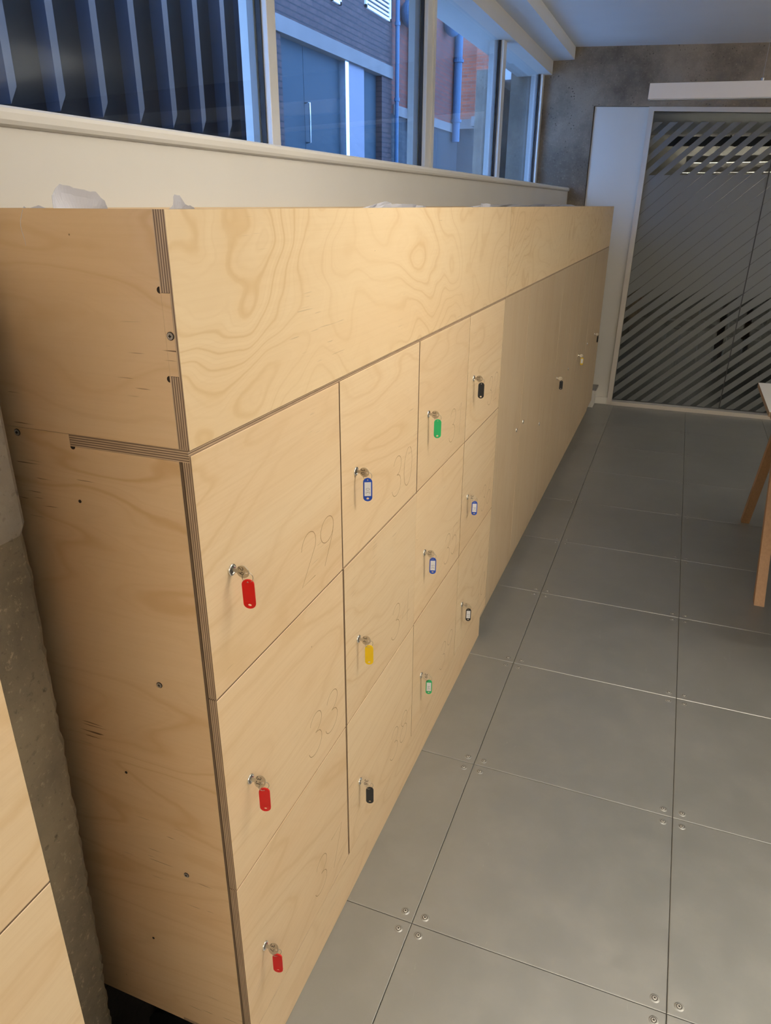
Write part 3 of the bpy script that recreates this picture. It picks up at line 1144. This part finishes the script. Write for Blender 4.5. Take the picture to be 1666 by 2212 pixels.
def key(num, pos, colr, paper, label, turn=0.0, yaw=35.0, lean=0.0, hang_yaw=30.0, name='locker_key', bright=False):
    root = empty(name, pos, label, 'key', 'locker keys with coloured tags')
    mb = MB([KEYM, INK])
    Mt = Matrix.Rotation(turn, 4, 'X')
    join_plate(mb, BOW, Mt @ XZ, 0)
    if num:
        n0 = len(mb.bm.verts)
        # number written across the bow, turned a quarter clockwise
        write(mb, num, (0.0128, 0, 0.0074), (0, 0, -1), (1, 0, 0), (0, -1, 0), 0.0080, 0.0011, 0.00105, 1, pitch=.95, aspect=1.0)
        mb.bm.verts.ensure_lookup_table()
        for v in mb.bm.verts[n0:]:
            v.co = Mt @ v.co
    k = mb.build('key', root)
    k.parent = root
    k.location = (0, 0, 0)
    # split ring through the hole of the bow
    hole = Mt @ Vector((0.0258, 0, 0))
    rr = 0.0088
    cen = hole + Vector((0.001, 0, -rr + 0.0010))
    ring = MB([KEYM])
    d = Vector((math.cos(R(hang_yaw)), math.sin(R(hang_yaw)), 0))
    pts = [cen + d * rr * math.cos(2 * math.pi * i / 28) + Vector((0, 0, 1)) * rr * math.sin(2 * math.pi * i / 28) for i in range(28)]
    ring.tube(pts, 0.00065, 8, 0, closed=True)
    rg = ring.build('split_ring', root)
    rg.parent = root
    rg.location = (0, 0, 0)
    # tag
    top = cen + Vector((0, 0, -rr + 0.0052))
    tg = MB([TAGS[colr]], (0, 0, 0))
    join_plate(tg, TAG_OUT, XZ, 0)
    if not paper:   # raised moulded line near the lower hole
        tg.box((-0.0062, -0.0016, -TAGH + 0.0122), (0.0062, -0.0012, -TAGH + 0.0127), 0)
    t = tg.build('tag', root)
    t.parent = root
    t.location = top
    t.rotation_euler = (R(lean), 0, R(yaw - 12 if yaw > 20 else yaw))
    if paper:
        pp = MB([PAPER, PENCIL])
        pp.box((-0.0068, -0.0017, -TAGH + 0.0120), (0.0068, -0.0012, -0.0090), 0)
        write(pp, num or '', (0.0042, -0.0017, -0.0345), (0, 0, 1), (-1, 0, 0), (0, -1, 0), 0.0080, 0.0007, 0.0002, 1, pitch=1.0, aspect=1.0)
        q = pp.build('paper_label', t)
        q.parent = t
        q.location = (0, 0, 0)
    return root


KEYS = [
    (29, 'red', 0, 'silver key with plain red tag in the lock of door 29', 0.0, 16, 3, 10),
    (30, 'blue', 1, 'silver key with blue tag showing 30 in the lock of door 30', 0.1, 38, 0, 25),
    (31, 'green', 0, 'silver key with plain green tag in the lock of door 31, top row', -0.1, 35, 0, 25),
    (32, 'black', 0, 'silver key with plain black tag in door 32, end of top row', 0.1, 30, 0, 25),
    (33, 'red', 0, 'silver key with plain red tag in door 33, just below door 29', -0.55, 30, 0, 40),
    (34, 'yellow', 0, 'silver key with plain yellow tag in door 34, below blue tag 30', -0.35, 34, 0, 35),
    (35, 'blue', 1, 'silver key with blue tag showing 35 in door 35, below the green tag', -0.3, 30, 0, 30),
    (36, 'blue', 1, 'silver key with blue tag showing 36 in door 36, below black tag 32', -0.4, 30, 0, 30),
    (37, 'red', 0, 'silver key with plain red tag in the lowest near door 37', -0.6, 26, 0, 40),
    (38, 'black', 0, 'silver key with plain black tag in the bottom row door 38, below the yellow tag', -0.7, 30, 0, 40),
    (39, 'green', 1, 'silver key with green tag and paper label in bottom door 39', -0.5, 30, 0, 30),
    (40, 'black', 1, 'silver key with black tag and white paper label in bottom door 40', -1.1, 30, 0, 30),
]
for n, cl, pap, lab, turn, yaw, lean, hy in KEYS:
    key(str(n), LOCKPOS[n], cl, pap, lab, turn, yaw, lean, hy)
key('', (0.0, 7 * CW + 0.0012 + 0.085, 0.755), 'black', 0, 'pale key with black tag in a tall door of the middle unit', -0.2, 30, 0, 30)
key('', (0.0, 9 * CW + 0.0012 + 0.075, 0.718), 'yellow', 1, 'key with yellow tag and paper label in a tall door of the far locker unit', -0.3, 30, 0, 30)
key('', (0.0, 11 * CW + 0.0012 + 0.085, 0.718), 'black', 0, 'dark key and tag in the very last locker door before the glass partition', -0.3, 80, 0, 30)

# ------------------------------------------------------------------ scraps of plastic liner along the back of the trough
def scrap(pts, y, x, label, dark=0.0, seed=0, thick=0.0015, h0=None):
    """pts: outline (y offset, z) of a crumpled upright sheet"""
    random.seed(seed)
    zb = min(b_ for a, b_ in pts)
    ys = [a for a, b_ in pts]
    y0, y1 = min(ys), max(ys)
    mb = MB([PLASTIC_F], (x, y, zb))
    n = 26
    top = []
    for i in range(n + 1):
        yy = y0 + (y1 - y0) * i / n
        # piecewise top outline
        zt = zb
        for (a, b_), (c_, d_) in zip(pts[:-1], pts[1:]):
            if a <= yy <= c_ and c_ > a:
                zt = b_ + (d_ - b_) * (yy - a) / (c_ - a)
        top.append((yy, zt + (noise.noise(Vector((yy * 160, seed, 0))) * 0.0035 if zt > zb + .004 else 0)))
    m_ = 8
    grid = []
    for i, (yy, zt) in enumerate(top):
        row = []
        for k in range(m_ + 1):
            t = k / m_
            zz = zb - 0.05 + (zt - zb + 0.05) * t
            xx = x + 0.016 * noise.noise(Vector((yy * 22, zz * 30, seed * 3.1))) + 0.012 * t * math.sin(yy * 60 + seed)
            row.append(mb.bm.verts.new(Vector((xx, yy, zz)) - mb.o))
        grid.append(row)
    for i in range(n):
        for k in range(m_):
            mb.bm.faces.new([grid[i][k], grid[i + 1][k], grid[i + 1][k + 1], grid[i][k + 1]])
    o = mb.build('plastic_scrap')
    md = o.modifiers.new('thickness', 'SOLIDIFY')
    md.thickness = 0.0006
    return tag(o, label, 'plastic scrap', 'torn plastic liner sticking out of the planter trough')


ZR = 1.644
scrap([(0.046, ZR), (0.054, ZR + .016), (0.070, ZR + .031), (0.092, ZR + .024), (0.104, ZR + .022), (0.117, ZR + .008), (0.125, ZR)], 0.08, -0.20, 'large upright torn sheet of pale plastic rising from the near planter trough', seed=1)
scrap([(0.170, ZR), (0.176, ZR + .005), (0.181, ZR + .020), (0.187, ZR + .019), (0.190, ZR + .006), (0.205, ZR + .003), (0.214, ZR)], 0.19, -0.12, 'narrow pointed plastic shred at the near corner of the planter trough', seed=2)
scrap([(0.00, ZR), (0.012, ZR + .004), (0.03, ZR + .001), (0.045, ZR + .005), (0.058, ZR)], 0.03, -0.22, 'small curled plastic shreds left of the large torn sheet', seed=3)
scrap([(1.08, ZR), (1.12, ZR + .010), (1.16, ZR + .004), (1.20, ZR + .016), (1.24, ZR + .006), (1.30, ZR + .010), (1.42, ZR + .009), (1.55, ZR + .003), (1.60, ZR)], 1.3, -0.20, 'ragged grey plastic lying along the middle of the near planter trough', seed=4)
scrap([(1.70, ZR), (1.78, ZR + .003), (1.86, ZR + .013), (1.93, ZR + .012), (1.99, ZR)], 1.85, -0.10, 'white rounded plastic lump just before the joint of the planter troughs', seed=5)
scrap([(2.2, ZR), (2.5, ZR + .008), (3.0, ZR + .012), (3.4, ZR + .007), (3.9, ZR + .014), (4.4, ZR + .008), (4.9, ZR + .012), (5.3, ZR + .004), (5.6, ZR)], 3.9, -0.25, 'long strip of crumpled plastic along the far planter trough', seed=6)

# ------------------------------------------------------------------ linear lamps
def lamp(y, z, x0, x1, label, on):
    root = empty('linear_lamp', (x0, y, z), label, 'lamp')
    dz = -0.020 * (x1 - x0)
    mb = MB([WHITE_METAL], (x0, y, z))
    A = mb.box((x0, y - 0.035, z - 0.036), (x1, y + 0.035, z + 0.042), 0, bev=0.0015)
    mb.build('housing', root)
    mb = MB([DIFF_ON if on else DIFF_OFF], (x0, y, z))
    mb.box((x0 + .01, y - 0.030, z - 0.040), (x1 - .01, y + 0.030, z - 0.036))
    mb.build('diffuser', root)
    for xx in (x0 + 0.57, x1 - 0.57):
        mb = MB([STEEL_D], (xx, y, z))
        mb.cyl((xx, y, z + 0.05), 0.008, 0.016, 2, 12)
        mb.cyl((xx, y, (z + .05 + ceil_z(xx)) / 2), 0.0011, ceil_z(xx) - z - .05, 2, 8)
        mb.build('hanging_wire', root)
    return root


lf = lamp(4.15, 2.238, 0.249, 2.45, 'white hanging bar lamp in front of the far concrete wall', False)
lf.rotation_euler = (0, R(1.25), 0)
LX0, LX1 = 0.25, 2.45
ln1 = lamp(0.80, 2.238, LX0 + .15, LX1, 'lit hanging bar lamp over the lockers, above the photo', True)
ln2 = lamp(-2.70, 2.238, LX0, LX1, 'lit hanging bar lamp behind the photographer', True)
area_light('lamp_light', ((LX0 + LX1) / 2 - LX0 - .075, 0, -0.043), LX1 - LX0 - .17, 0.055, LAMP_POWER['near'], LAMP_WARM, (0, 0, 0), ln1)
area_light('lamp_light', ((LX0 + LX1) / 2 - LX0, 0, -0.043), LX1 - LX0 - .02, 0.055, LAMP_POWER['rear'], LAMP_WARM, (0, 0, 0), ln2)
area_light('bounce_fill', ((LX0 + LX1) / 2 - LX0 - .075, 0, 0.046), LX1 - LX0 - .17, 0.055, LAMP_POWER['near_fill'], LAMP_WARM, (R(180), 0, 0), ln1)  # added upward fill, bounced off the ceiling
area_light('bounce_fill', ((LX0 + LX1) / 2 - LX0, 0, 0.046), LX1 - LX0 - .02, 0.055, LAMP_POWER['rear_fill'], LAMP_WARM, (R(180), 0, 0), ln2)  # same added ceiling-bounce fill over the rear lamp

fill_ln3 = lamp(0.95, 2.238, 2.95, 4.75, 'added unseen fill lamp nearer the right-hand wall, outside the photo', True)  # unseen lamp added to brighten the far ceiling and walls
fill_ln4 = lamp(4.15, 2.238, 2.95, 4.75, 'added unseen fill lamp in the far right corner, outside the photo', True)  # second unseen lamp, added for the same fill
for l_ in (fill_ln3, fill_ln4):
    area_light('lamp_light', (0.9, 0, -0.043), 1.75, 0.055, LAMP_POWER['far'], LAMP_WARM, (0, 0, 0), l_)
    area_light('bounce_fill', (0.9, 0, 0.046), 1.75, 0.055, LAMP_POWER['far_fill'], LAMP_WARM, (R(180), 0, 0), l_)  # most of the added fill goes up to the ceiling

# ------------------------------------------------------------------ tables on the right
def beam_box(mb, a, b_, w, d, mi=0):
    """square bar from a to b (local frame across x)"""
    a, b_ = Vector(a), Vector(b_)
    t = (b_ - a).normalized()
    X = Vector((1, 0, 0))
    n = t.cross(X).normalized()
    hw, hd = w / 2, d / 2
    A = [a + X * sx * hw + n * sy * hd for sx, sy in ((-1, -1), (1, -1), (1, 1), (-1, 1))]
    B = [b_ + X * sx * hw + n * sy * hd for sx, sy in ((-1, -1), (1, -1), (1, 1), (-1, 1))]
    # feet cut level with the floor
    for P in (A, B):
        for v in P:
            if v.z < 0.06 and abs(a.z) < 0.03 and P is A:
                k = -v.z / t.z
                v += t * k
    VA = [mb.bm.verts.new(v - mb.o) for v in A]
    VB = [mb.bm.verts.new(v - mb.o) for v in B]
    mb.bm.faces.new(VA)
    mb.bm.faces.new(list(reversed(VB)))
    for i in range(4):
        mb.bm.faces.new([VA[i], VA[(i + 1) % 4], VB[(i + 1) % 4], VB[i]]).material_index = mi


def table(yc, y0, y1, x0, x1, label, legs=((2.515, 3.505),), inset=0.05):
    root = empty('trestle_table', ((x0 + x1) / 2, yc, 0), label, 'table')
    mb = MB([TABLE_TOP, EDGE['z']], (x0, y0, 0.716))
    mb.box((x0, y0, 0.716), (x1, y1, 0.740), 0, 2, 1)
    mb.build('tabletop', root)
    for xx in (x0 + inset, x1 - 0.10):
        for ya, yb in legs:
            ym = (ya + yb) / 2
            for yy, s_ in ((ya, 1), (yb, -1)):
                mb = MB([OAK], (xx, yy, 0))
                beam_box(mb, (xx, yy, 0.0), (xx, ym - s_ * 0.018, 0.70), 0.042, 0.040)
                mb.build('leg', root)
        mb = MB([OAK], (xx, 3.0, 0.69))
        mb.box((xx - 0.021, (legs[0][0] + legs[0][1]) / 2 - .2, 0.672), (xx + 0.021, (legs[0][0] + legs[0][1]) / 2 + .2, 0.716))
        mb.build('top_rail', root)
    return root


table(3.0, 3.085, 3.76, 1.060, 2.50, 'white-topped table with splayed oak legs at the right edge, nearer the glass', ((2.515, 3.505),))
table(1.9, 1.70, 3.080, 1.066, 2.50, 'second white-topped table butted against the first, mostly past the right edge', ((1.75, 2.35),), 0.40)

# ------------------------------------------------------------------ outside: alley, cladding and buildings
m = MB(BOUNCE_GROUND)
m.box((-12, -3, 1.35), (-0.90, 24, 1.50))
tag(m.build('alley_ground'), 'pale alley ground outside the windows, lightened to bounce daylight indoors', 'ground', kind='structure')

fc = empty('fin_screen', (-1.75, 2.2, 1.5), 'dark navy cladding screen with pale vertical fins outside the left window', 'screen')
m = MB(CLAD, (-1.75, 2.2, 1.5))
m.box((-1.86, 0.0, 1.5), (-1.662, 3.08, 5.0))
m.box((-1.67, 0.0, 1.88), (-1.64, 3.08, 1.935))
m.build('backing', fc)
proto = None
for k in range(-5, 8):
    y0 = 1.362 + 0.2205 * k
    if proto is None:
        mb = MB([FIN, FIN_SIDE], (-1.6, y0, 1.955))
        w_ = 0.036
        lo_, hi_ = 1.955, 5.0
        # box profile with the lower end cut on a slant
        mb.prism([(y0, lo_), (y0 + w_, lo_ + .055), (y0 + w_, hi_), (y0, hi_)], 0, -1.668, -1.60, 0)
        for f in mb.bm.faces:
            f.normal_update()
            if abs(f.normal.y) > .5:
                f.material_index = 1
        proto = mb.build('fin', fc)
    else:
        o = proto.copy()
        COL.objects.link(o)
        o.parent = fc
        o.location = proto.location + Vector((0, 0.2205 * (k + 5), 0))

XF = -4.5
bl = empty('brick_building', (XF, 10.5, 1.5), 'grey and brown brick building with blue doors across the alley', 'building')
m = MB([BRICK_A, BRICK_B, BRICK_P], (XF, 3.0, 1.5))
m.box((XF - .4, 3.0, 1.5), (XF, 8.62, 9.0), 0)
m.box((XF - .4, 8.62, 3.66), (XF, 12.05, 9.0), 0)
m.box((XF - .4, 12.05, 1.5), (XF, 12.50, 9.0), 0)
m.box((XF - .4, 12.50, 3.10), (XF - .0, 16.6, 9.0), 1)
m.box((XF - .4, 12.50, 1.5), (XF, 16.6, 3.10), 2)
m.build('wall', bl)
m = MB([STONE], (XF, 8.4, 3.5))
m.box((XF - .1, 8.35, 3.60), (XF + .035, 12.48, 3.78))
m.build('lintel', bl)
m = MB([STONE], (XF, 12.5, 3.1))
m.box((XF - .1, 12.56, 3.08), (XF + .03, 16.6, 3.24))
m.build('stone_band', bl)
for y0, y1 in ((8.66, 9.40), (9.41, 10.58), (11.36, 12.03)):
    m = MB([DOOR_BLUE], (XF, y0, 1.5))
    m.box((XF - .16, y0, 1.5), (XF - .10, y1, 3.60))
    d = m.build('door', bl)
    if y0 == 9.41:
        m = MB([CHROME], (XF, 9.43, 2.4))
        m.tube([(XF - .10, 9.43, 2.93), (XF - .03, 9.43, 2.93), (XF - .03, 9.43, 2.44), (XF - .10, 9.43, 2.44)], 0.012, 10)
        h = m.build('handle', d)
        h.location = h.location
m = MB([ALU], (XF, 10.6, 1.5))
m.box((XF - .14, 10.58, 1.5), (XF + .0, 10.70, 3.60))
m.build('frame_post', bl)
m = MB([PALE_METAL], (XF, 10.7, 1.5))
m.box((XF - .12, 10.70, 1.5), (XF - .03, 11.36, 3.60))
m.build('steel_panel', bl)
for y0, y1, z0, z1 in ((11.32, 12.38, 4.40, 5.3), (10.10, 10.42, 4.24, 5.0)):
    m = MB([WHITE_METAL], (XF, y0, z0))
    m.box((XF, y0, z0), (XF + .03, y0 + .05, z1))
    m.box((XF, y1 - .05, z0), (XF + .03, y1, z1))
    m.box((XF, y0, z0), (XF + .03, y1, z0 + .04))
    zz = z0 + .07
    while zz < z1:
        m.box((XF, y0 + .05, zz), (XF + .02, y1 - .05, zz + .028))
        zz += 0.06
    m.build('louvre_vent', bl)
for yy, r_, z0 in ((12.52, .035, 1.5), (13.35, .075, 2.9), (16.15, .085, 2.9)):
    m = MB([PIPE], (XF, yy, z0))
    m.cyl((XF + .09, yy, (z0 + 9) / 2), r_, 9 - z0, 2, 16)
    for zz in (3.3, 4.4, 5.5):
        m.cyl((XF + .09, yy, zz), r_ * 1.35, 0.05, 2, 16)
    m.build('drainpipe', bl)
for yy, zz, r_ in ((12.98, 4.62, .21), (15.45, 4.92, .21)):
    m = MB([PIPE], (XF, yy, zz))
    res = bmesh.ops.create_uvsphere(m.bm, u_segments=24, v_segments=14, radius=r_)
    for v in res['verts']:
        v.co = Vector((v.co.x * .8 + .16, v.co.y, v.co.z))
    m.cyl((XF + .06, yy, zz + .5), 0.012, 1.0, 2, 8)
    m.build('round_light', bl)

b2 = empty('brick_building', (-5.5, 20.0, 1.5), 'orange brick building with a pale stone band at the end of the alley', 'building')
m = MB([BRICK_C, BRICK_P], (-9, 20, 1.5))
m.box((-11, 20, 3.5), (-4.9, 20.3, 12.0), 0)
m.box((-11, 20, 1.5), (-2.2, 20.2, 3.5), 1)
m.box((-4.9, 19.4, 3.5), (-4.35, 20.3, 12), 0)
m.box((-4.35, 20, 3.5), (-2.2, 20.3, 12), 0)
m.build('wall', b2)
m = MB([STONE], (-9, 20, 3.5))
m.box((-11, 19.9, 3.48), (-2.2, 20.0, 3.70))
m.box((-4.95, 19.3, 3.48), (-4.3, 20.0, 3.70))
m.build('stone_band', b2)
m = MB([simple('pale_blue_render', (0.30, 0.32, 0.36), 0.6)], (-1.3, 8.3, 1.5))
m.box((-1.36, 7.75, 1.5), (-1.25, 8.95, 3.2))
pf = m.build('outside_post')
tag(pf, 'pale flat post standing outside the last window pane', 'post')

# ------------------------------------------------------------------ things seen dimly beyond the glass
def chair(x, y, rz):
    root = empty('office_chair', (x, y, -0.02), 'dark chair standing in the dim room beyond the etched glass', 'chair', 'dark chairs beyond the glass', (0, 0, rz))
    blk = simple('dark_chair_fabric', (0.015, 0.016, 0.018), 0.7) if 'dark_chair_fabric' not in bpy.data.materials else bpy.data.materials['dark_chair_fabric']
    for nm, lo, hi in (('seat', (-.22, -.22, .44), (.22, .22, .49)), ('backrest', (-.20, .19, .60), (.20, .23, .95))):
        mb = MB([blk])
        mb.box(lo, hi, bev=0.02)
        o = mb.build(nm)
        o.parent = root
        o.location = (0, 0, 0)
    for sx in (-1, 1):
        for sy in (-1, 1):
            mb = MB([STEEL_D])
            mb.tube([(sx * .21, sy * .21, 0.0), (sx * .18, sy * .18, .44)], 0.011, 8)
            o = mb.build('leg')
            o.parent = root
            o.location = (0, 0, 0)
    mb = MB([STEEL_D])
    mb.tube([(-.17, .20, .46), (-.17, .22, .62)], 0.011, 8)
    mb.tube([(.17, .20, .46), (.17, .22, .62)], 0.011, 8)
    o = mb.build('back_support')
    o.parent = root
    o.location = (0, 0, 0)


chair(0.75, 8.0, 0.4)
chair(1.35, 7.6, 2.6)
